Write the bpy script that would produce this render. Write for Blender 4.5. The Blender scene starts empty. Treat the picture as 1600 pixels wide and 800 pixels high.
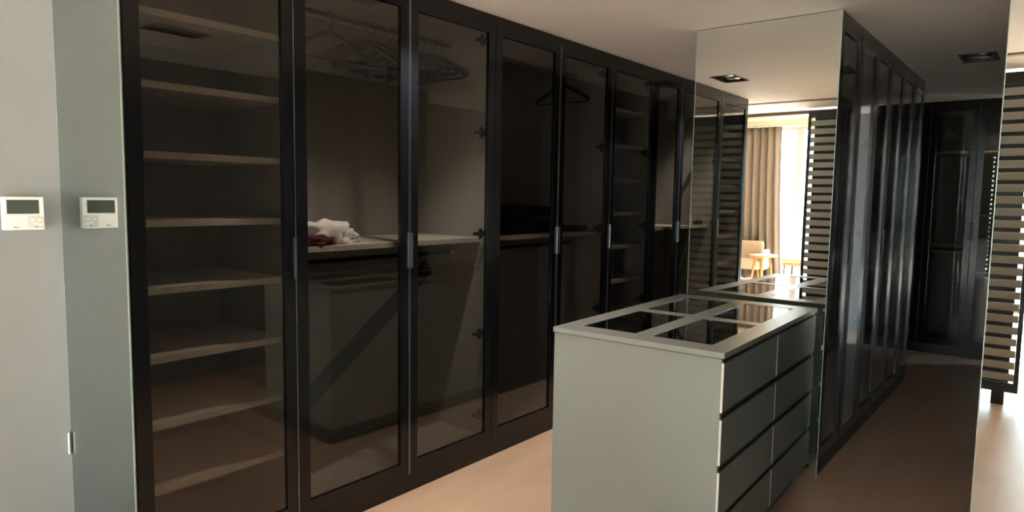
import bpy, bmesh, math, random
from mathutils import Vector, Matrix, noise
random.seed(4)
C = bpy.context.scene.collection
sc = bpy.context.scene
PI = math.pi

# ------------------------------------------------------------------ camera
def set_camera():
    f, yaw, pitch, roll = 1053.03, .6844, .0894, .0156
    F = Vector((math.cos(yaw), math.sin(yaw), 0)); R = Vector((math.sin(yaw), -math.cos(yaw), 0)); U = Vector((0, 0, 1))
    c, s = math.cos(pitch), math.sin(pitch); F, U = F*c - U*s, U*c + F*s
    c, s = math.cos(roll), math.sin(roll); R, U = R*c + U*s, U*c - R*s
    cd = bpy.data.cameras.new('camera'); co = bpy.data.objects.new('camera', cd); C.objects.link(co)
    m = Matrix((R, U, -F)).transposed().to_4x4(); m.translation = (0, 0, 1.526)
    co.matrix_world = m
    cd.sensor_fit = 'HORIZONTAL'; cd.sensor_width = 36; cd.lens = f*36/1600; cd.clip_start = .02
    sc.camera = co
set_camera()
sc.view_settings.view_transform = 'Standard'; sc.view_settings.look = 'None'
sc.view_settings.gamma = 1; sc.view_settings.use_curve_mapping = False
sc.view_settings.exposure = 0.70

# ------------------------------------------------------------------ sky
SKY = 8.0
w = bpy.data.worlds.new('sky'); sc.world = w; w.use_nodes = True
nt = w.node_tree; nt.nodes.clear()
tc = nt.nodes.new('ShaderNodeTexCoord'); sx = nt.nodes.new('ShaderNodeSeparateXYZ'); cr = nt.nodes.new('ShaderNodeValToRGB')
mr = nt.nodes.new('ShaderNodeMapRange'); bg = nt.nodes.new('ShaderNodeBackground'); wo = nt.nodes.new('ShaderNodeOutputWorld')
mr.inputs[1].default_value = -1; mr.inputs[2].default_value = 1
nt.links.new(tc.outputs['Generated'], sx.inputs[0]); nt.links.new(sx.outputs[2], mr.inputs[0]); nt.links.new(mr.outputs[0], cr.inputs[0])
e = cr.color_ramp.elements
e[0].position = 0; e[0].color = (.22, .20, .17, 1)
e[1].position = 1; e[1].color = (.32, .55, .90, 1)
for p, col in ((.485, (.30, .29, .26, 1)), (.50, (.92, .97, 1, 1)), (.62, (.60, .82, 1, 1))):
    q = cr.color_ramp.elements.new(p); q.color = col
nt.links.new(cr.outputs[0], bg.inputs[0]); bg.inputs[1].default_value = SKY; nt.links.new(bg.outputs[0], wo.inputs[0])

sl = bpy.data.lights.new('sun', 'SUN'); sl.energy = 100; sl.angle = .01; sl.color = (1, .97, .93)
so_ = bpy.data.objects.new('sun', sl); C.objects.link(so_)
so_.rotation_euler = Vector((math.cos(math.radians(33)), .12, -math.sin(math.radians(33)))).to_track_quat('-Z', 'Y').to_euler()

WX = -5.5                     # window wall
def portal(y0, y1, z0, z1):
    ld = bpy.data.lights.new('window_portal', 'AREA'); ld.shape = 'RECTANGLE'; ld.size = y1-y0; ld.size_y = z1-z0
    ld.cycles.is_portal = True
    o = bpy.data.objects.new('window_portal', ld); C.objects.link(o)
    o.location = (WX+.16, (y0+y1)/2, (z0+z1)/2); o.rotation_euler = (PI/2, 0, -PI/2)
portal(-2.4, 5.2, .05, 2.88)

# ------------------------------------------------------------------ helpers
def mat(name, col, rough=.5, metal=0, spec=.5, bump=0, bscale=40, var=0, vscale=6, stretch=(1, 1, 1), coat=0):
    m = bpy.data.materials.new(name); m.use_nodes = True; t = m.node_tree; b = t.nodes['Principled BSDF']
    b.inputs['Base Color'].default_value = (*col, 1); b.inputs['Roughness'].default_value = rough
    b.inputs['Metallic'].default_value = metal; b.inputs['Specular IOR Level'].default_value = spec
    b.inputs['Coat Weight'].default_value = coat
    if bump or var:
        c = t.nodes.new('ShaderNodeTexCoord'); mp = t.nodes.new('ShaderNodeMapping'); mp.inputs['Scale'].default_value = stretch
        t.links.new(c.outputs['Object'], mp.inputs[0])
        if var:
            n = t.nodes.new('ShaderNodeTexNoise'); n.inputs['Scale'].default_value = vscale; n.inputs['Detail'].default_value = 5
            t.links.new(mp.outputs[0], n.inputs[0])
            r = t.nodes.new('ShaderNodeValToRGB'); r.color_ramp.elements[0].position = .3; r.color_ramp.elements[1].position = .7
            r.color_ramp.elements[0].color = (*[max(0, x*(1-var)) for x in col], 1); r.color_ramp.elements[1].color = (*[min(1, x*(1+var)) for x in col], 1)
            t.links.new(n.outputs[0], r.inputs[0]); t.links.new(r.outputs[0], b.inputs['Base Color'])
        if bump:
            n = t.nodes.new('ShaderNodeTexNoise'); n.inputs['Scale'].default_value = bscale; n.inputs['Detail'].default_value = 4
            t.links.new(mp.outputs[0], n.inputs[0])
            bp = t.nodes.new('ShaderNodeBump'); bp.inputs['Strength'].default_value = bump; bp.inputs['Distance'].default_value = .01
            t.links.new(n.outputs[0], bp.inputs['Height']); t.links.new(bp.outputs[0], b.inputs['Normal'])
    return m

def glass(name, tint, f0=.045, rough=0.0, refl=(1, 1, 1)):
    """thin sheet: tinted straight transmission plus a Schlick reflection"""
    m = bpy.data.materials.new(name); m.use_nodes = True; t = m.node_tree; t.nodes.clear()
    o = t.nodes.new('ShaderNodeOutputMaterial'); mx = t.nodes.new('ShaderNodeMixShader')
    tr = t.nodes.new('ShaderNodeBsdfTransparent'); tr.inputs[0].default_value = (*tint, 1)
    gl = t.nodes.new('ShaderNodeBsdfGlossy'); gl.inputs['Color'].default_value = (*refl, 1); gl.inputs['Roughness'].default_value = rough
    g = t.nodes.new('ShaderNodeNewGeometry'); d = t.nodes.new('ShaderNodeVectorMath'); d.operation = 'DOT_PRODUCT'
    t.links.new(g.outputs['Normal'], d.inputs[0]); t.links.new(g.outputs['Incoming'], d.inputs[1])
    def M(op, a, b=None):
        n = t.nodes.new('ShaderNodeMath'); n.operation = op
        for i, x in enumerate((a, b)):
            if x is None: continue
            if isinstance(x, (int, float)): n.inputs[i].default_value = x
            else: t.links.new(x, n.inputs[i])
        return n.outputs[0]
    a = M('ABSOLUTE', d.outputs['Value']); k = M('POWER', M('SUBTRACT', 1.0, a), 5.0)
    F = M('ADD', M('MULTIPLY', k, 1-f0), f0)
    t.links.new(F, mx.inputs[0]); t.links.new(tr.outputs[0], mx.inputs[1]); t.links.new(gl.outputs[0], mx.inputs[2]); t.links.new(mx.outputs[0], o.inputs[0])
    return m

def mirror_mat(name, col):
    m = bpy.data.materials.new(name); m.use_nodes = True; t = m.node_tree; t.nodes.clear()
    o = t.nodes.new('ShaderNodeOutputMaterial'); gl = t.nodes.new('ShaderNodeBsdfGlossy')
    gl.inputs['Color'].default_value = (*col, 1); gl.inputs['Roughness'].default_value = 0
    t.links.new(gl.outputs[0], o.inputs[0]); return m

MT = dict(
    wall=mat('wall_paint', (.26, .277, .28), .6, bump=.04, bscale=60, var=.02),
    ceiling=mat('ceiling_paint', (.92, .90, .88), .8, bump=.03, bscale=50),
    cream=mat('warm_lit_paint', (.74, .62, .44), .8, bump=.03, bscale=50),  # warm light on the bedroom ceiling is put into this colour
    floor=mat('floor_laminate', (.50, .35, .25), .36, var=.10, vscale=1.6, stretch=(1, 5, 1), bump=.05, bscale=9, spec=.5),
    black=mat('black_frame', (.004, .0045, .006), .16, spec=.4, bump=.01, bscale=90),
    plinth=mat('black_plinth', (.006, .006, .006), .3, spec=.4),
    alu=mat('brushed_aluminium', (.30, .32, .35), .3, metal=1, bump=.02, bscale=120),
    hinge=mat('dark_hinge_steel', (.03, .03, .032), .35, metal=.7),
    taupe=mat('taupe_laminate', (.32, .298, .272), .5, var=.04, vscale=30),
    shelf=mat('beige_shelf_board', (.58, .53, .46), .5, var=.04, vscale=30),
    sage=mat('grey_green_lacquer', (.255, .295, .28), .38, spec=.45, var=.015, vscale=4),
    drawer=mat('grey_green_lacquer_shaded', (.11, .14, .14), .38, spec=.45),  # island lacquer darkened: shade on the drawer side put into the colour
    top=mat('grey_top_lacquer', (.155, .16, .145), .3, spec=.5),
    recess=mat('dark_recess', (.012, .012, .014), .5),
    carcass=mat('black_carcass', (.015, .016, .02), .3, spec=.5),
    white=mat('white_plastic', (.86, .87, .85), .35),
    button=mat('grey_button_panel', (.62, .62, .60), .4),
    screen=mat('lcd_screen', (.06, .075, .07), .12, spec=.7),
    mark=mat('dark_print', (.08, .08, .08), .5),
    hanger=mat('black_hanger_plastic', (.012, .012, .013), .35),
    wood=mat('dark_stand_in', (.010, .011, .012), .5, var=.1),
    oak=mat('orange_oak', (.55, .27, .11), .4, var=.15, vscale=3, stretch=(1, 12, 1)),
    fabric=mat('cream_fabric', (.50, .44, .36), .9, bump=.2, bscale=160),
    curtain=mat('taupe_curtain', (.20, .18, .172), .9, bump=.15, bscale=120, var=.06, vscale=25),
    sheer=mat('grey_frame', (.42, .42, .42), .5),
    slat=mat('grey_beige_slat', (.44, .435, .40), .5, var=.05, vscale=8),
    screenframe=mat('charcoal_frame', (.03, .03, .036), .4),
    brown=mat('brown_rail', (.14, .08, .055), .5),
    greytrim=mat('grey_trim', (.42, .39, .36), .6),
    cloth=mat('white_cloth', (.72, .68, .62), .9, bump=.2, bscale=80),
    redcloth=mat('dark_red_cloth', (.09, .012, .018), .9, bump=.2, bscale=80),
    blackcloth=mat('black_cloth', (.006, .006, .009), .9, bump=.2, bscale=80),
    terrace=mat('terrace_stone', (.55, .52, .46), .7, var=.06),
    sea=mat('sea', (.10, .20, .26), .25, bump=.1, bscale=2),
    lamp=mat('lamp_reflector', (.75, .75, .78), .25, metal=.6),
)
MT['glass'] = glass('smoked_glass', (.71, .705, .695), .045)
MT['clear'] = glass('clear_glass', (.96, .98, .97), .04)
MT['railglass'] = glass('rail_glass', (.80, .92, .92), .04)
MT['topglass'] = glass('dark_display_glass', (.33, .35, .34), .10)
MT['mirror'] = mirror_mat('silver_mirror', (.80, .83, .80))
MT['greymirror'] = mirror_mat('grey_mirror', (.52, .57, .57))
MT['edge'] = mat('ground_glass_edge', (.42, .60, .54), .25, spec=.8)

def prop(o, label=None, cat=None, group=None, kind=None):
    for k, v in (('label', label), ('category', cat), ('group', group), ('kind', kind)):
        if v: o[k] = v
    return o

def obj(name, bm, m, parent=None, smooth=False):
    bmesh.ops.recalc_face_normals(bm, faces=bm.faces)
    me = bpy.data.meshes.new(name); bm.to_mesh(me); bm.free()
    if m: me.materials.append(m)
    if smooth:
        for p in me.polygons: p.use_smooth = True
    o = bpy.data.objects.new(name, me); C.objects.link(o)
    if parent: o.parent = parent
    return o

def empty(name, loc, rz, label, cat, group=None):
    o = bpy.data.objects.new(name, None); C.objects.link(o); o.location = loc; o.rotation_euler = (0, 0, rz)
    o.empty_display_size = .1
    return prop(o, label, cat, group)

def abox(bm, lo, hi, bev=0, rot=None, piv=None):
    x0, y0, z0 = lo; x1, y1, z1 = hi
    g = bmesh.ops.create_cube(bm, size=1)
    vs = g['verts']
    for v in vs:
        v.co = Vector((x0+(v.co.x+.5)*(x1-x0), y0+(v.co.y+.5)*(y1-y0), z0+(v.co.z+.5)*(z1-z0)))
    if bev:
        es = list({e for v in vs for e in v.link_edges})
        r = bmesh.ops.bevel(bm, geom=es, offset=bev, segments=2, profile=.6, affect='EDGES')
        vs = list({v for f in r['faces'] for v in f.verts} | {v for v in vs if v.is_valid})
    if rot is not None:
        p = Vector(piv) if piv else Vector(((x0+x1)/2, (y0+y1)/2, (z0+z1)/2))
        for v in vs: v.co = p + rot @ (v.co-p)
    return vs

def box(name, lo, hi, m, parent=None, bev=0, rot=None, piv=None):
    bm = bmesh.new(); abox(bm, lo, hi, bev, rot, piv); return obj(name, bm, m, parent)

def tube(bm, pts, r, n=8, closed=False):
    pts = [Vector(p) for p in pts]; rings = []
    L = len(pts); prev = None
    for i, p in enumerate(pts):
        a = pts[(i-1) % L] if (closed or i > 0) else p; b = pts[(i+1) % L] if (closed or i < L-1) else p
        d = (b-a).normalized()
        if prev is None: prev = d.orthogonal().normalized()
        x = (prev - d*prev.dot(d)).normalized(); y = d.cross(x); prev = x
        rr = r[i] if isinstance(r, (list, tuple)) else r
        rings.append([bm.verts.new(p + (x*math.cos(2*PI*k/n) + y*math.sin(2*PI*k/n))*rr) for k in range(n)])
    for i in range(L if closed else L-1):
        A, B = rings[i], rings[(i+1) % L]
        for k in range(n): bm.faces.new((A[k], A[(k+1) % n], B[(k+1) % n], B[k]))
    if not closed: bm.faces.new(rings[0]); bm.faces.new(rings[-1])

def lathe(bm, c, prof, n=20, axis='z'):
    rings = []
    for r, h in prof:
        ring = []
        for k in range(n):
            a = 2*PI*k/n; x, y = r*math.cos(a), r*math.sin(a)
            co = (x, y, h) if axis == 'z' else ((h, x, y) if axis == 'x' else (x, h, y))
            ring.append(bm.verts.new(Vector(c)+Vector(co)))
        rings.append(ring)
    for A, B in zip(rings, rings[1:]):
        for k in range(n): bm.faces.new((A[k], A[(k+1) % n], B[(k+1) % n], B[k]))
    bm.faces.new(rings[0]); bm.faces.new(rings[-1])

def struct(name, lo, hi, m, bev=0): return prop(box(name, lo, hi, m, None, bev), kind='structure')

def copy_tree(o, parent=None):
    c = o.copy(); C.objects.link(c)
    if parent: c.parent = parent
    for ch in list(o.children): copy_tree(ch, c)
    return c

# ------------------------------------------------------------------ room
CE = 2.515
struct('floor', (WX-.1, -3.2, -.2), (9.0, 6.0, 0), MT['floor'])
def slab_with_holes(name, lo, hi, holes, m):
    """ceiling slab with rectangular recesses cut right through (grid of boxes joined in one mesh)"""
    xs = sorted({lo[0], hi[0]} | {h[i] for h in holes for i in (0, 2)}); ys = sorted({lo[1], hi[1]} | {h[i] for h in holes for i in (1, 3)})
    bm = bmesh.new()
    inside = lambda x, y: any(h[0] < x < h[2] and h[1] < y < h[3] for h in holes)
    vs = {}
    def V(i, j, z):
        k = (i, j, z)
        if k not in vs: vs[k] = bm.verts.new((xs[i], ys[j], z))
        return vs[k]
    nx, ny = len(xs)-1, len(ys)-1
    solid = [[not inside((xs[i]+xs[i+1])/2, (ys[j]+ys[j+1])/2) for j in range(ny)] for i in range(nx)]
    z0, z1 = lo[2], hi[2]
    for i in range(nx):
        for j in range(ny):
            if not solid[i][j]: continue
            bm.faces.new((V(i, j, z0), V(i, j+1, z0), V(i+1, j+1, z0), V(i+1, j, z0)))
            bm.faces.new((V(i, j, z1), V(i+1, j, z1), V(i+1, j+1, z1), V(i, j+1, z1)))
            for di, dj, a, b in ((-1, 0, (i, j), (i, j+1)), (1, 0, (i+1, j), (i+1, j+1)), (0, -1, (i, j), (i+1, j)), (0, 1, (i, j+1), (i+1, j+1))):
                ii, jj = i+di, j+dj
                if not (0 <= ii < nx and 0 <= jj < ny and solid[ii][jj]):
                    bm.faces.new((V(*a, z0), V(*b, z0), V(*b, z1), V(*a, z1)))
    return prop(obj(name, bm, m), kind='structure')
LIGHTS = [(2.18, 2.21), (2.00, .66), (5.48, 2.22), (5.65, .52)]
LW, LD = .32, .19
holes = [(x-LW/2, y-LD/2, x+LW/2, y+LD/2) for x, y in LIGHTS]
slab_with_holes('ceiling', (-.23, -3.2, CE), (9.0, 6.0, CE+.12), holes, MT['ceiling'])
struct('ceiling_bedroom', (WX-.1, -3.2, 3.02), (-.23, 6.0, 3.12), MT['cream'])
struct('wall_lintel', (-.27, -3.2, CE+.121), (-.231, 6.0, 3.019), MT['cream'])
struct('wall_back', (-.35, 3.13, 0), (8.8, 3.25, CE), MT['wall'])
struct('wall_bedroom_end', (-.35, 3.251, 0), (-.23, 5.6, CE), MT['wall'])
struct('wall_right', (.2, -.55, 0), (3.119, -.42, CE), MT['wall'])
struct('wall_bedroom_right', (WX, -2.9, 0), (.2, -2.75, 3.019), MT['wall'])
struct('wall_passage', (.2, -2.75, 0), (.32, -.551, CE), MT['wall'])
struct('wall_bedroom_left', (WX, 5.6, 0), (-.23, 5.75, 3.019), MT['wall'])
struct('wall_far', (8.52, -.55, 0), (8.7, 3.129, CE), MT['wall'])
# window wall
struct('wall_window_top', (WX-.1, -2.9, 2.88), (WX+.1, 5.75, 3.02), MT['cream'])
struct('wall_window_left', (WX-.1, 5.2, 0), (WX+.1, 5.599, 2.88), MT['wall'])
struct('wall_window_right', (WX-.1, -2.749, 0), (WX+.1, -2.4, 2.88), MT['wall'])
bm = bmesh.new()
ylist = [-2.4, -1.15, .1, 1.35, 2.6, 3.88, 5.2]
for z0, z1 in ((0, .05), (2.82, 2.88)): abox(bm, (WX-.04, -2.4, z0), (WX+.04, 5.2, z1))
for y in (-2.37, 5.17): abox(bm, (WX-.04, y-.03, .05), (WX+.04, y+.03, 2.82))
win = prop(obj('window_1', bm, MT['sheer']), kind='structure')
for y in ylist[1:-1]: box('mullion', (WX-.05, y-.055, .05), (WX+.05, y+.055, 2.82), MT['sheer'], win)
for a, b in zip(ylist, ylist[1:]): box('pane', (WX-.004, a+.056, .051), (WX+.004, b-.056, 2.819), MT['clear'], win)
struct('trim_1', (.55, -.419, CE-.012), (.61, 3.128, CE-.0005), MT['greytrim'])
struct('trim_2', (-.30, 2.235, CE-.035), (-.24, 3.128, CE+.02), MT['brown'])
# outside
struct('terrace_floor', (-8.2, -5, -.12), (WX-.101, 9, -.02), MT['terrace'])
rail = empty('terrace_railing', (-8.0, 2, -.02), 0, 'pale glass railing on the terrace outside the bedroom window', 'railing')
for i in range(8): box('glass_panel', (-.006, -6.4+i*1.7, .05), (.006, -4.74+i*1.7, 1.0), MT['railglass'], rail)
box('handrail', (-.03, -6.4, 1.0), (.03, 7.2, 1.04), MT['alu'], rail)
box('bottom_rail', (-.03, -6.4, 0), (.03, 7.2, .05), MT['alu'], rail)

# ------------------------------------------------------------------ wardrobe units
DZ0, DZ1 = .10, 2.465; ST = .055
def door(root, x0, x1, hinge_right, handle=True, strip=True, hinges=True, metal='alu'):
    g = .0015; a, b = x0+g, x1-g
    bm = bmesh.new()
    abox(bm, (a, 0, DZ0), (a+ST, .022, DZ1)); abox(bm, (b-ST, 0, DZ0), (b, .022, DZ1))
    abox(bm, (a+ST, 0, DZ0), (b-ST, .022, DZ0+.065)); abox(bm, (a+ST, 0, DZ1-.053), (b-ST, .022, DZ1))
    d = obj('door', bm, MT['black'], root)
    box('pane', (a+ST+.0005, .008, DZ0+.0655), (b-ST-.0005, .013, DZ1-.0535), MT['glass'], d)
    ex = a if hinge_right else b-.004
    if strip: box('edge_strip', (ex, -.003, DZ0), (ex+.004, -.0003, DZ1), MT[metal], d)
    if handle:
        hx = a+.004 if hinge_right else b-.014
        box('handle', (hx, -.012, 1.16), (hx+.010, -.0003, 1.335), MT[metal], d, .002)
    if hinges:
        hx = b-ST-.012 if hinge_right else a+ST-.03
        s = -1 if hinge_right else 1
        for z in (.27, .74, 1.31, 1.87, 2.37):
            bm = bmesh.new()
            abox(bm, (min(hx, hx+s*.05), .024, z-.009), (max(hx, hx+s*(.045 if hinge_right else .008)), .05, z+.009), .003)
            abox(bm, (hx+s*.012-.012 if s > 0 else hx-.024, .023, z-.03), (hx+s*.012+.012 if s > 0 else hx, .034, z+.03), .003)
            lathe(bm, (hx-s*.012, .0235, z), [(.017, 0), (.017, .010), (.012, .014)], 12, 'y')
            obj('hinge', bm, MT['hinge'], d)
    return d

def unit(loc, rz, W, D, ndoor, label, shelves=(), rods=(), group=None, name='wardrobe', hinge=None, inner='taupe', detail=True, sep=None, metal='alu'):
    r = empty(name, loc, rz, label, 'wardrobe', group)
    t = .025; y0 = .026
    box('side_panel', (0, y0, DZ0), (t, D, DZ1+.001), MT[inner], r)
    box('side_panel', (W-t, y0, DZ0), (W, D, DZ1+.001), MT[inner], r)
    box('back_panel', (t, D-.012, DZ0), (W-t, D, DZ1), MT[inner], r)
    box('floor_panel', (t, y0, DZ0), (W-t, D-.012, DZ0+.03), MT[inner], r)
    box('top_panel', (t, y0, DZ1-.03), (W-t, D-.012, DZ1), MT[inner], r)
    box('plinth', (0, .012, .0005), (W, D, DZ0-.001), MT['plinth'], r)
    box('top_filler', (0, .004, DZ1+.002), (W, D, CE-.001), MT['black'], r)
    sw = sep if sep else ()
    for s in sw: box('partition', (s-.012, y0+.03, DZ0+.03), (s+.012, D-.012, DZ1-.03), MT[inner], r)
    for item in shelves:
        z, xa, xb, back = item
        box('shelf', (xa, .075, z-.013), (xb, D-.0125, z+.013), MT['shelf'], r, .0015 if detail else 0)
    for z, yy, xa, xb in rods:
        bm = bmesh.new(); tube(bm, [(xa+.003, yy, z), (xb-.003, yy, z)], .0125, 12); rd = obj('clothes_rail', bm, MT['hinge'], r, True)
        for x, s in ((xa, 1), (xb, -1)):
            bm = bmesh.new(); lathe(bm, (x, yy, z), [(.027, 0), (.027, s*.008), (.016, s*.012), (.016, s*.03)], 16, 'x'); obj('rail_flange', bm, MT['alu'], rd, True)
    w = W/ndoor
    for i in range(ndoor):
        hr = (i % 2 == 1) if ndoor > 1 else bool(hinge)
        door(r, i*w, (i+1)*w, hr, hinges=detail, metal=metal)
    return r

SH = [.388, .638, .893, 1.152, 1.403, 1.654, 1.906, 2.163]
D0 = .61
u1 = unit((.965, 2.5, 0), 0, 1.622-.965, D0, 1, 'shelved wardrobe unit with empty shelves behind one smoked glass door, next to the wall controller',
     [(z, .0255, 1.622-.965-.0255, 0) for z in SH], hinge=False)
u2 = unit((1.623, 2.5, 0), 0, 1.272, D0, 2, 'wardrobe unit with a bunch of hangers on its rail, smoked glass doors',
     [(1.272, .0255, 1.272-.0255, 0)], [(2.375, .30, .025, 1.247), (1.19, .30, .025, 1.247)])
u3 = unit((2.896, 2.5, 0), 0, 1.246, D0, 2, 'wardrobe unit with one lone hanger and black clothes on its shelf, smoked glass doors',
     [(1.272, .0255, 1.246-.0255, 0)], [(2.385, .30, .025, 1.221), (1.19, .30, .025, 1.221)])
u4 = unit((4.143, 2.5, 0), 0, .646, D0, 1, 'narrow shelved wardrobe unit behind the far end of the drawer island',
     [(z, .0255, .646-.0255, 0) for z in SH], hinge=True)
u5 = unit((4.79, 2.5, 0), 0, .92, D0, 2, 'last wardrobe unit seen just left of the tall mirror', [(1.272, .0255, .8945, 0)], [(2.375, .30, .025, .895)])
u6 = unit((5.711, 2.5, 0), 0, 1.10, D0, 2, 'wardrobe unit hidden behind the tall mirror, nearer the passage end', [(1.272, .0255, 1.0745, 0)], [(2.375, .30, .025, 1.075)], detail=False)
u7 = unit((6.812, 2.5, 0), 0, 1.08, D0, 2, 'wardrobe unit in the far corner behind the tall mirror', [(1.272, .0255, 1.0545, 0)], [(2.375, .30, .025, 1.055)], detail=False)

def tall_mirror(loc, rz, wid, h, label, group=None, m='mirror'):
    """local: reflective face looks to -y, width along x from 0"""
    r = empty('tall_mirror', loc, rz, label, 'mirror', group)
    box('backing', (0, .005, .001), (wid, .009, h), MT['carcass'], r)
    box('mirror_glass', (.003, 0, .004), (wid-.003, .0049, h-.003), MT[m], r)
    bm = bmesh.new()
    abox(bm, (0, 0, .001), (.003, .0049, h)); abox(bm, (wid-.003, 0, .001), (wid, .0049, h))
    obj('ground_edge', bm, MT['edge'], r)
    return r
# end of main run: faces -X.  rz=-90deg: local x -> -Y, local -y -> -X
tall_mirror((.955, 3.128, 0), -PI/2, .628, CE-.001, 'tall narrow mirror on the wardrobe end reflecting the wall controller', m='greymirror')
tall_mirror((3.847, 1.7525, 0), -PI/2, .797, CE-.002, 'tall mirror on the central wardrobe block behind the drawer island')
tall_mirror((3.11, .205, 0), -PI/2, .62, CE-.002, 'mirror at the right edge of the picture reflecting the slatted screen')

# central block: three glazed units facing the right passage and a dark rear panel
bw = (6.53-3.857)/3
blk = ['central glazed unit right beside the tall mirror', 'central glazed unit in the middle of the right passage row', 'central glazed unit at the far end of the right passage row']
for i in range(3):
    unit((3.857+i*bw, .9555, 0), 0, bw-.001, .78, 2, blk[i],
         [(z, .0255, bw/2-.014, 0) for z in SH[::2]] + [(z, bw/2+.014, bw-.0265, 0) for z in SH[::2]], detail=(i == 0), sep=[bw/2], metal='hinge')
blk_r = box('cladding_panel', (3.857, 1.737, .0), (6.53, 1.7525, CE-.001), MT['carcass']); prop(blk_r, 'dark cladding panel on the rear of the central wardrobe block', 'panel')

# right-hand run, faces +Y (rz = pi: local x -> -X)
rw = (7.87-3.121)/4
for i in range(4):
    unit((7.87-i*rw, .203, 0), PI, rw-.001, .60, 2, ['right-hand wardrobe unit at the far passage end', 'right-hand wardrobe unit second from the passage end', 'right-hand wardrobe unit third from the passage end', 'right-hand wardrobe unit behind the right edge mirror'][i],
         [(1.272, .0255, rw-.027, 0)], detail=False, metal='hinge')
# far wardrobe, faces -X: rz=-pi/2, local x -> -Y
unit((7.90, 1.90, 0), -PI/2, .81, .6, 2, 'far end wardrobe unit partly hidden behind the central block', [(1.30, .0255, .784, 0)], detail=False, metal='hinge')
unit((7.90, 1.088, 0), -PI/2, .80, .6, 2, 'far end wardrobe unit facing down the right passage', [(z, .0255, .388, 0) for z in (1.10, 1.03, 2.02)] + [(z, .412, .774, 0) for z in (.80, 1.16, 1.40, 2.0)], detail=False, sep=[.4], metal='hinge')

# ------------------------------------------------------------------ ceiling lights
def downlight():
    r = empty('twin_downlight', (0, 0, CE), 0, '', 'ceiling light')
    h = .11; bm = bmesh.new()
    a, b = LW/2-.001, LD/2-.001
    abox(bm, (-a, -b, .0), (-a+.004, b, h)); abox(bm, (a-.004, -b, 0), (a, b, h)); abox(bm, (-a+.004, -b, 0), (a-.004, -b+.004, h)); abox(bm, (-a+.004, b-.004, 0), (a-.004, b, h))
    abox(bm, (-a+.004, -b+.004, h-.004), (a-.004, b-.004, h)); obj('housing', bm, MT['recess'], r)
    bm = bmesh.new()
    o = .012
    for lo, hi in (((-a-o, -b-o, -.004), (-a, b+o, -.0005)), ((a, -b-o, -.004), (a+o, b+o, -.0005)), ((-a, -b-o, -.004), (a, -b, -.0005)), ((-a, b, -.004), (a, b+o, -.0005))): abox(bm, lo, hi)
    obj('trim_frame', bm, MT['recess'], r)
    for s in (-1, 1):
        bm = bmesh.new(); lathe(bm, (s*.075, 0, 0), [(.060, .07), (.062, .03), (.058, .012), (.05, .012), (.03, .05), (.01, .055)], 20)
        l = obj('spot_lamp', bm, MT['recess'], r, True)
        bm = bmesh.new(); lathe(bm, (s*.075, 0, 0), [(.052, .0085), (.056, .0115), (.050, .0115)], 20); obj('lamp_ring', bm, MT['lamp'], l, True)
    return r
d0 = downlight()
for i, (x, y) in enumerate(LIGHTS):
    r = d0 if i == 0 else copy_tree(d0)
    r.location = (x, y, CE)
    r['label'] = ['twin ceiling downlight in front of the hanger unit, reflected in the tall mirror', 'twin ceiling downlight near the right wall, reflected in the shelved wardrobe door', 'twin ceiling downlight in the left passage beside the tall mirror', 'black twin ceiling downlight over the right passage'][i]
    r['group'] = 'twin ceiling downlights'
    if i in (0, 2):
        for s_ in (-1, 1):
            ld = bpy.data.lights.new('spot_light', 'SPOT'); ld.energy = 58; ld.color = (1, .90, .80); ld.spot_size = math.radians(100); ld.spot_blend = .6; ld.shadow_soft_size = .03
            lo_ = bpy.data.objects.new('spot_light', ld); C.objects.link(lo_); lo_.location = (x+s_*.075, y, CE-.008)

# ------------------------------------------------------------------ wall controller (local: back on wall at y=0, front to -y)
th = empty('wall_controller', (.822, 3.117, 1.4285), 0, 'white wall controller with a dark screen on the left wall', 'control panel')
box('body', (-.066, -.0221, -.0635), (.066, .0115, .0635), MT['white'], th, .004)
box('screen', (-.055, -.0235, -.001), (.049, -.0221, .052), MT['screen'], th)
box('cover_flap', (-.060, -.024, -.060), (.010, -.0221, -.008), MT['white'], th, .0006)
bp = box('button_panel', (.014, -.0238, -.058), (.062, -.0221, -.010), MT['button'], th, .0006)
for x, z in ((.026, -.026), (.048, -.026), (.037, -.040), (.052, -.044)): box('button', (x-.006, -.0256, z-.004), (x+.006, -.0239, z+.004), MT['white'], bp)
for i, (x, wd) in enumerate(((-.036, .006), (-.028, .004), (-.022, .003))): box('printed_mark', (x, -.0245, -.0545), (x+wd, -.02405, -.0505), MT['mark'], th)
box('printed_mark', (.034, -.0245, -.0555), (.040, -.02385, -.0515), MT['mark'], th)
cl = box('mirror_clip', (.944, 3.118, .43), (.948, 3.1295, .52), MT['white'], None, .001); prop(cl, 'small white clip low in the corner where mirror meets wall', 'clip')

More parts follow.
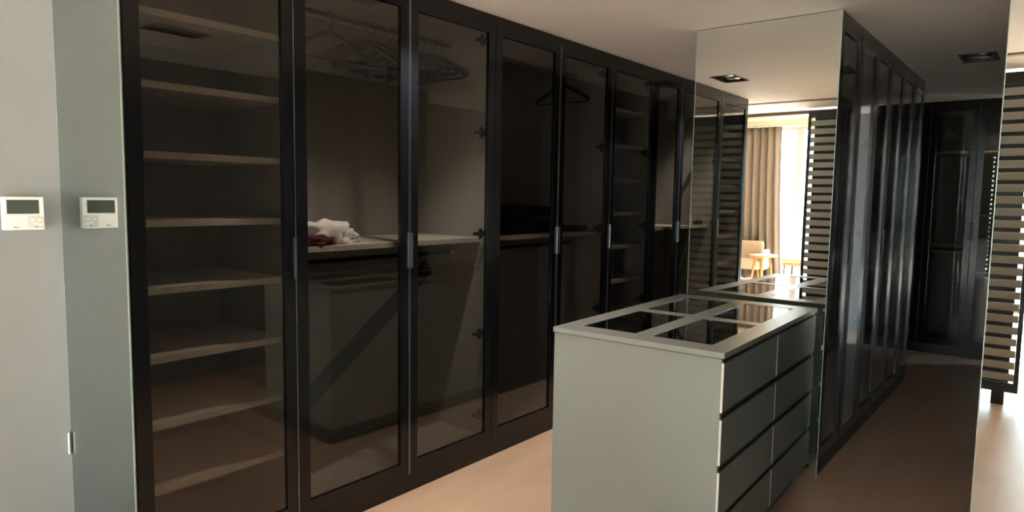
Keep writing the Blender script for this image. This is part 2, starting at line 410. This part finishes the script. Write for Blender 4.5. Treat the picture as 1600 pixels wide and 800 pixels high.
# ------------------------------------------------------------------ drawer island (local: centre base, x along length, drawers face -y)
L, W, H = 1.356, .755, .957
isl = empty('drawer_island', (3.07, 1.338, 0), .031, 'grey green drawer island with four dark glass insets in its top', 'dresser')
tt = .022; zb = .10
hl, hw = L/2, W/2
box('plinth', (-hl+.05, -hw+.06, .0005), (hl-.05, hw-.04, zb-.001), MT['recess'], isl)
box('end_panel', (-hl, -hw+.0078, zb), (-hl+.02, hw, H-tt-.003), MT['sage'], isl, .0015)
box('end_panel', (hl-.02, -hw+.0078, zb), (hl, hw, H-tt-.003), MT['sage'], isl, .0015)
box('back_panel', (-hl+.0205, hw-.018, zb), (hl-.0205, hw, H-tt-.003), MT['sage'], isl)
box('base_panel', (-hl+.0205, -hw+.03, zb), (hl-.0205, hw-.0185, zb+.018), MT['sage'], isl)
box('divider', (-.009, -hw+.03, zb+.0185), (.009, hw-.0185, H-.11), MT['sage'], isl)
box('display_tray', (-hl+.0205, -hw+.03, H-.105), (hl-.0205, hw-.0185, H-.09), MT['recess'], isl)
# top frame with 2x2 openings
xs = [-hl-.004, -hl+.105, -.035, .035, hl-.105, hl+.004]; ys = [-hw-.004, -hw+.085, -.04, .04, hw-.085, hw+.004]
bm = bmesh.new()
V = {}
def vv(i, j, z):
    if (i, j, z) not in V: V[(i, j, z)] = bm.verts.new((xs[i], ys[j], z))
    return V[(i, j, z)]
sol = lambda i, j: 0 <= i < 5 and 0 <= j < 5 and not (i in (1, 3) and j in (1, 3))
z0, z1 = H-tt, H
for i in range(5):
    for j in range(5):
        if not sol(i, j): continue
        bm.faces.new([vv(i, j, z1), vv(i+1, j, z1), vv(i+1, j+1, z1), vv(i, j+1, z1)])
        bm.faces.new([vv(i, j, z0), vv(i, j+1, z0), vv(i+1, j+1, z0), vv(i+1, j, z0)])
        for di, dj, a, b in ((-1, 0, (i, j), (i, j+1)), (1, 0, (i+1, j), (i+1, j+1)), (0, -1, (i, j), (i+1, j)), (0, 1, (i, j+1), (i+1, j+1))):
            if not sol(i+di, j+dj): bm.faces.new([vv(*a, z0), vv(*b, z0), vv(*b, z1), vv(*a, z1)])
top = obj('top_frame', bm, MT['top'], isl)
box('edge_band', (-hl-.0055, -hw-.004, H-tt), (-hl-.0041, hw+.004, H-.0003), MT['sage'], top)
for i in (1, 3):
    for j in (1, 3):
        box('glass_inset', (xs[i]+.0005, ys[j]+.0005, H-.008), (xs[i+1]-.0005, ys[j+1]-.0005, H-.002), MT['topglass'], top)
rows = [(.728, .917), (.523, .700), (.318, .495), (.113, .290)]
for k, (a, b) in enumerate(rows):
    for s in (0, 1):
        x0 = -hl+.005 if s == 0 else .006; x1 = -.003 if s == 0 else hl
        dr = box('drawer', (x0, -hw-.001, a), (x1, -hw+.0072, b), MT['drawer'], isl, .001)
        box('drawer_box', (x0+.025, -hw+.0305, a+.01), (x1-.02, hw-.06, min(b, H-.11)-.03), MT['recess'], dr)
        box('edge_band', (x0-.0045, -hw-.001, a), (x0-.0002, -hw+.0072, b), MT['white'], dr)  # white paints in the window light caught by the drawer's side edge
    if k < 3:
        box('finger_channel', (-hl+.0205, -hw+.0078, rows[k+1][1]+.001), (hl-.0205, -hw+.0285, a-.001), MT['recess'], isl)

# ------------------------------------------------------------------ hangers (local: hook centre on rail at origin, arms along y)
def hanger(fancy=0):
    r = empty('coat_hanger', (0, 0, 0), 0, '', 'hanger')
    bm = bmesh.new()
    R = .019
    pts = [(0, R*math.cos(a), R*math.sin(a)) for a in [math.radians(t) for t in range(-25, 186, 21)]]
    pts = [(0, p[1], p[2]-.0) for p in pts]
    pts += [(0, -R, -.012), (0, -.008, -.036), (0, 0, -.05), (0, 0, -.085)]
    tube(bm, pts, .0022, 8); obj('hook', bm, MT['alu'] if fancy == 1 else MT['hinge'], r, True)
    bm = bmesh.new(); hwid = .21
    arm = []
    for s in (-1, 1):
        p = [(0, 0, -.078)]
        for k in range(1, 9):
            q = k/8; p.append((.012*math.sin(q*1.5), s*hwid*q, -.078 - .105*q**1.25))
        p.append((.012, s*(hwid+.004), -.192)); p.append((.010, s*(hwid-.012), -.203))
        tube(bm, p, [.008]+[.0115]*8+[.009, .006], 8)
    tube(bm, [(.010, -hwid+.01, -.203), (.0, 0, -.205), (.010, hwid-.01, -.203)], .0055, 8)
    obj('arms', bm, MT['hanger'], r, True)
    if fancy == 1:
        for s in (-1, 1):
            bm = bmesh.new(); abox(bm, (-.006, s*.13-.012, -.235), (.018, s*.13+.012, -.19), .003); obj('clip', bm, MT['hanger'], r)
    return r
h0 = hanger(0); h1 = hanger(1)
RZ2 = 2.375
bunch = [(2.02, 80, 0, 0, 'hanger turned edge-on at the left end of the bunch'),
         (2.225, 40, 7, 1, 'leftmost splayed hanger with clips in the bunch'),
         (2.275, 34, 3, 0, 'second splayed hanger from the left in the bunch'),
         (2.32, 37, 6, 0, 'third splayed hanger from the left in the bunch'),
         (2.36, 28, -3, 1, 'clip hanger just left of the door stile in the bunch'),
         (2.4, 30, 0, 0, None),
         (2.435, 24, 4, 0, None),
         (2.47, 26, 0, 0, None),
         (2.505, 19, -4, 1, 'clip hanger just right of the door stile in the bunch'),
         (2.545, 21, 0, 0, 'sixth hanger from the right end of the bunch'),
         (2.585, 13, 4, 0, 'fifth hanger from the right end of the bunch'),
         (2.625, 15, 0, 0, 'fourth hanger from the right end of the bunch'),
         (2.665, 6, -4, 0, 'third hanger from the right end of the bunch'),
         (2.71, 8, 3, 0, 'second hanger from the right end of the bunch'),
         (2.76, -4, 0, 0, 'rightmost hanger of the bunch, nearly square to the rail')]
used = set()
for x, rz, rx, f, lab in bunch:
    src = (h0, h1)[f]
    r = src if f not in used else copy_tree(src); used.add(f)
    r.location = (x, 2.80, RZ2); r.rotation_euler = (math.radians(rx), 0, math.radians(rz))
    r['label'] = lab or 'dark hanger hidden among others behind the stile in the bunch'
    r['group'] = 'tangled hangers on the rail' if lab is None else 'hangers on the rail'
r = copy_tree(h0); r.location = (3.955, 2.80, 2.385); r.rotation_euler = (0, 0, math.radians(3)); r['label'] = 'single black hanger alone on its rail'
r['group'] = 'hangers on the rail'

# ------------------------------------------------------------------ clothes and stand-in bar
def lump(name, c, size, m, seed, label, cat='clothes', folds=1.0, sub=4, flat=.0, group=None):
    bm = bmesh.new(); bmesh.ops.create_icosphere(bm, subdivisions=sub, radius=1)
    sx, sy, sz = size
    for v in bm.verts:
        p = v.co.copy(); n = p.normalized()
        k = noise.noise(p*2.1+Vector((seed, 0, 0)))*.28 + folds*.16*math.sin(7*p.x+3*noise.noise(p*2+Vector((0, seed, 0))) + 5*p.y) + folds*.10*noise.noise(p*6+Vector((seed, 3, 0)))
        p += n*k
        if p.z < -.35: p.z = -.35 - (p.z+.35)*.02
        p.z = (p.z+.35)*.74
        v.co = Vector((p.x*sx, p.y*sy, max(p.z, 0)*sz))
    o = obj(name, bm, m, None, True); o.location = c; return prop(o, label, cat, group)
st = 1.2862
lump('crumpled_cloth', (1.93, 2.72, st+.0), (.155, .10, .10), MT['cloth'], 2.3, 'crumpled white cloth on the shelf at the left of the hanger unit')
lump('crumpled_cloth', (1.80, 2.605, st), (.085, .028, .045), MT['redcloth'], 5.1, 'dark red cloth bunched in front of the white cloth')
def folded(name, c, size, seed, rz, label):
    bm = bmesh.new(); sx, sy, sz = size
    abox(bm, (-sx/2, -sy/2, 0), (sx/2, sy/2, sz), sz*.42)
    bmesh.ops.subdivide_edges(bm, edges=bm.edges[:], cuts=3, use_grid_fill=True)
    for v in bm.verts:
        if v.co.z > .004:
            v.co += Vector((noise.noise(v.co*9+Vector((seed, 0, 0)))*.03, noise.noise(v.co*9+Vector((0, seed, 0)))*.02, noise.noise(v.co*14+Vector((0, 0, seed)))*.02))
            v.co.z = max(v.co.z, .004)
    o = obj(name, bm, MT['blackcloth'], None, True); o.location = c; o.rotation_euler = (0, 0, rz); return prop(o, label, 'clothes')
folded('folded_clothes', (3.46, 2.78, st), (.60, .30, .085), 1, .05, 'lowest black garment of the pile on the shelf')
folded('folded_clothes', (3.45, 2.79, st+.104), (.52, .28, .07), 4, -.08, 'topmost black garment of the pile on the shelf')
folded('folded_clothes', (3.945, 2.70, st), (.28, .16, .03), 7, .3, 'flat black garment trailing right of the black pile')
a = math.atan2(1.13-.545, 2.58-1.79); ln = math.hypot(1.13-.545, 2.58-1.79)
ang = Matrix.Rotation(-a, 3, 'Y')
b = bmesh.new(); abox(b, (-ln/2-.05, -.012, -.045), (ln/2, .012, .045), .01)
b_ = obj('slanting_stand_in', b, MT['wood']); b_.location = ((1.79+2.58)/2, 2.70, (1.13+.545)/2); b_.rotation_euler = (0, -a, 0)  # bar added to stand in for a dark reflection slanting across the glass
prop(b_, 'long black stand-in bar for a dark reflection across the lower hanger compartment', 'stand-in')

# ------------------------------------------------------------------ louvred screens at the bedroom opening (thickness along x)
def screen(y0, y1, label):
    r = empty('slatted_screen', (-.05, (y0+y1)/2, 0), 0, label, 'screen', 'slatted sliding screens')
    h = (y1-y0)/2
    zb_, zt = .10, 2.49
    bm = bmesh.new()
    abox(bm, (-.02, -h, zb_), (.02, -h+.03, zt)); abox(bm, (-.02, h-.03, zb_), (.02, h, zt))
    abox(bm, (-.02, -h+.03, zt-.085), (.02, h-.03, zt)); abox(bm, (-.02, -h+.03, zb_), (.02, h-.03, zb_+.07))
    obj('frame', bm, MT['screenframe'], r)
    box('slat_gap_shade', (-.018, -h+.062, zb_+.071), (-.006, h-.062, zt-.086), MT['screenframe'], r)  # dark sheet added to make the shaded stripes between the slats
    n = 25; p = .089; z = zb_+.085
    me = None
    for k in range(n):
        if me is None:
            s = box('slat', (-.004, -h+.031, -.028), (.018, h-.031, .028), MT['slat'], r, .002, Matrix.Rotation(.25, 3, 'Y')); me = s
        else:
            s = me.copy(); C.objects.link(s); s.parent = r
        s.location = (0, 0, z+.03+k*p)
    for yy in (-h+.12, h-.12): box('foot', (-.03, yy-.04, 0.001), (.03, yy+.04, zb_-.001), MT['screenframe'], r)
    return r
screen(1.05, 2.205, 'slatted screen beside the curtain gap, seen in the tall mirror')
screen(.18, .70, 'slatted screen seen in the mirror at the right edge')

# ------------------------------------------------------------------ bedroom furniture
def curtain(y0, y1, label, x=-5.16):
    bm = bmesh.new(); n = int((y1-y0)*70); zz = [.015, .5, 1.2, 2.0, 2.6, 2.87]
    rows_ = []
    for z in zz:
        f = 1 + .10*(1-z/2.87)**2
        ring = []
        for i in range(n+1):
            y = y0 + (y1-y0)*i/n
            ph = y*2*PI/.135 + .8*math.sin(y*3.1)
            amp = .045*(.7+.3*(1-z/2.87))
            ring.append(bm.verts.new((x+amp*math.sin(ph)+.01*math.sin(ph*.37+z), y1-(y1-y)*f, z)))
        rows_.append(ring)
    for A, B in zip(rows_, rows_[1:]):
        for i in range(n): bm.faces.new((A[i], A[i+1], B[i+1], B[i]))
    o = obj('curtain', bm, MT['curtain'], None, True)
    md = o.modifiers.new('s', 'SOLIDIFY'); md.thickness = .004
    return prop(o, label, 'curtain')
curtain(4.13, 5.3, 'long taupe pleated curtain drawn aside at the bedroom window, seen in the mirror')
trk = box('curtain_track', (-5.22, -2.4, 2.875), (-5.10, 5.3, 2.90), MT['sheer']); prop(trk, 'slim curtain track above the bedroom window', 'curtain track')

def leg(root, x0, y0, z0, x1, y1, z1, r0, r1, m, name='leg'):
    bm = bmesh.new(); tube(bm, [(x0, y0, z0), (x1, y1, z1)], [r0, r1], 10); return obj(name, bm, m, root, True)
tb = empty('side_table', (-3.90, 3.94, 0), .2, 'small orange wood side table with splayed legs in front of the cream armchair', 'table')
bm = bmesh.new(); lathe(bm, (0, 0, 0), [(.235, .555), (.25, .563), (.25, .582), (.243, .588)], 32); obj('table_top', bm, MT['oak'], tb, True)
for k in range(3):
    t = k*2*PI/3+.5; leg(tb, .13*math.cos(t), .13*math.sin(t), .555, .22*math.cos(t), .22*math.sin(t), .0, .022, .014, MT['oak'])
ac = empty('armchair', (-4.52, 4.47, 0), -.2, 'cream upholstered armchair by the curtain', 'armchair')
box('seat', (-.30, -.30, .28), (.34, .30, .44), MT['fabric'], ac, .04)
box('backrest', (-.42, -.28, .30), (-.28, .33, .76), MT['fabric'], ac, .05)
box('armrest', (-.27, -.40, .28), (.30, -.305, .62), MT['fabric'], ac, .04); box('armrest', (-.27, .305, .28), (.30, .40, .62), MT['fabric'], ac, .04)
for sx_ in (-1, 1):
    for sy_ in (-1, 1): leg(ac, sx_*.24, sy_*.26, .28, sx_*.28, sy_*.3, 0, .02, .012, MT['oak'])
so = empty('stool', (-4.25, 3.40, 0), .05, 'cream seated low stool with thin legs beside the side table', 'stool')
box('seat', (-.24, -.26, .47), (.24, .26, .54), MT['fabric'], so, .025)
box('seat_rail', (-.22, -.24, .42), (.22, .24, .469), MT['oak'], so, .004)
for sx_ in (-1, 1):
    for sy_ in (-1, 1): leg(so, sx_*.19, sy_*.21, .42, sx_*.21, sy_*.23, 0, .012, .009, MT['hinge'])
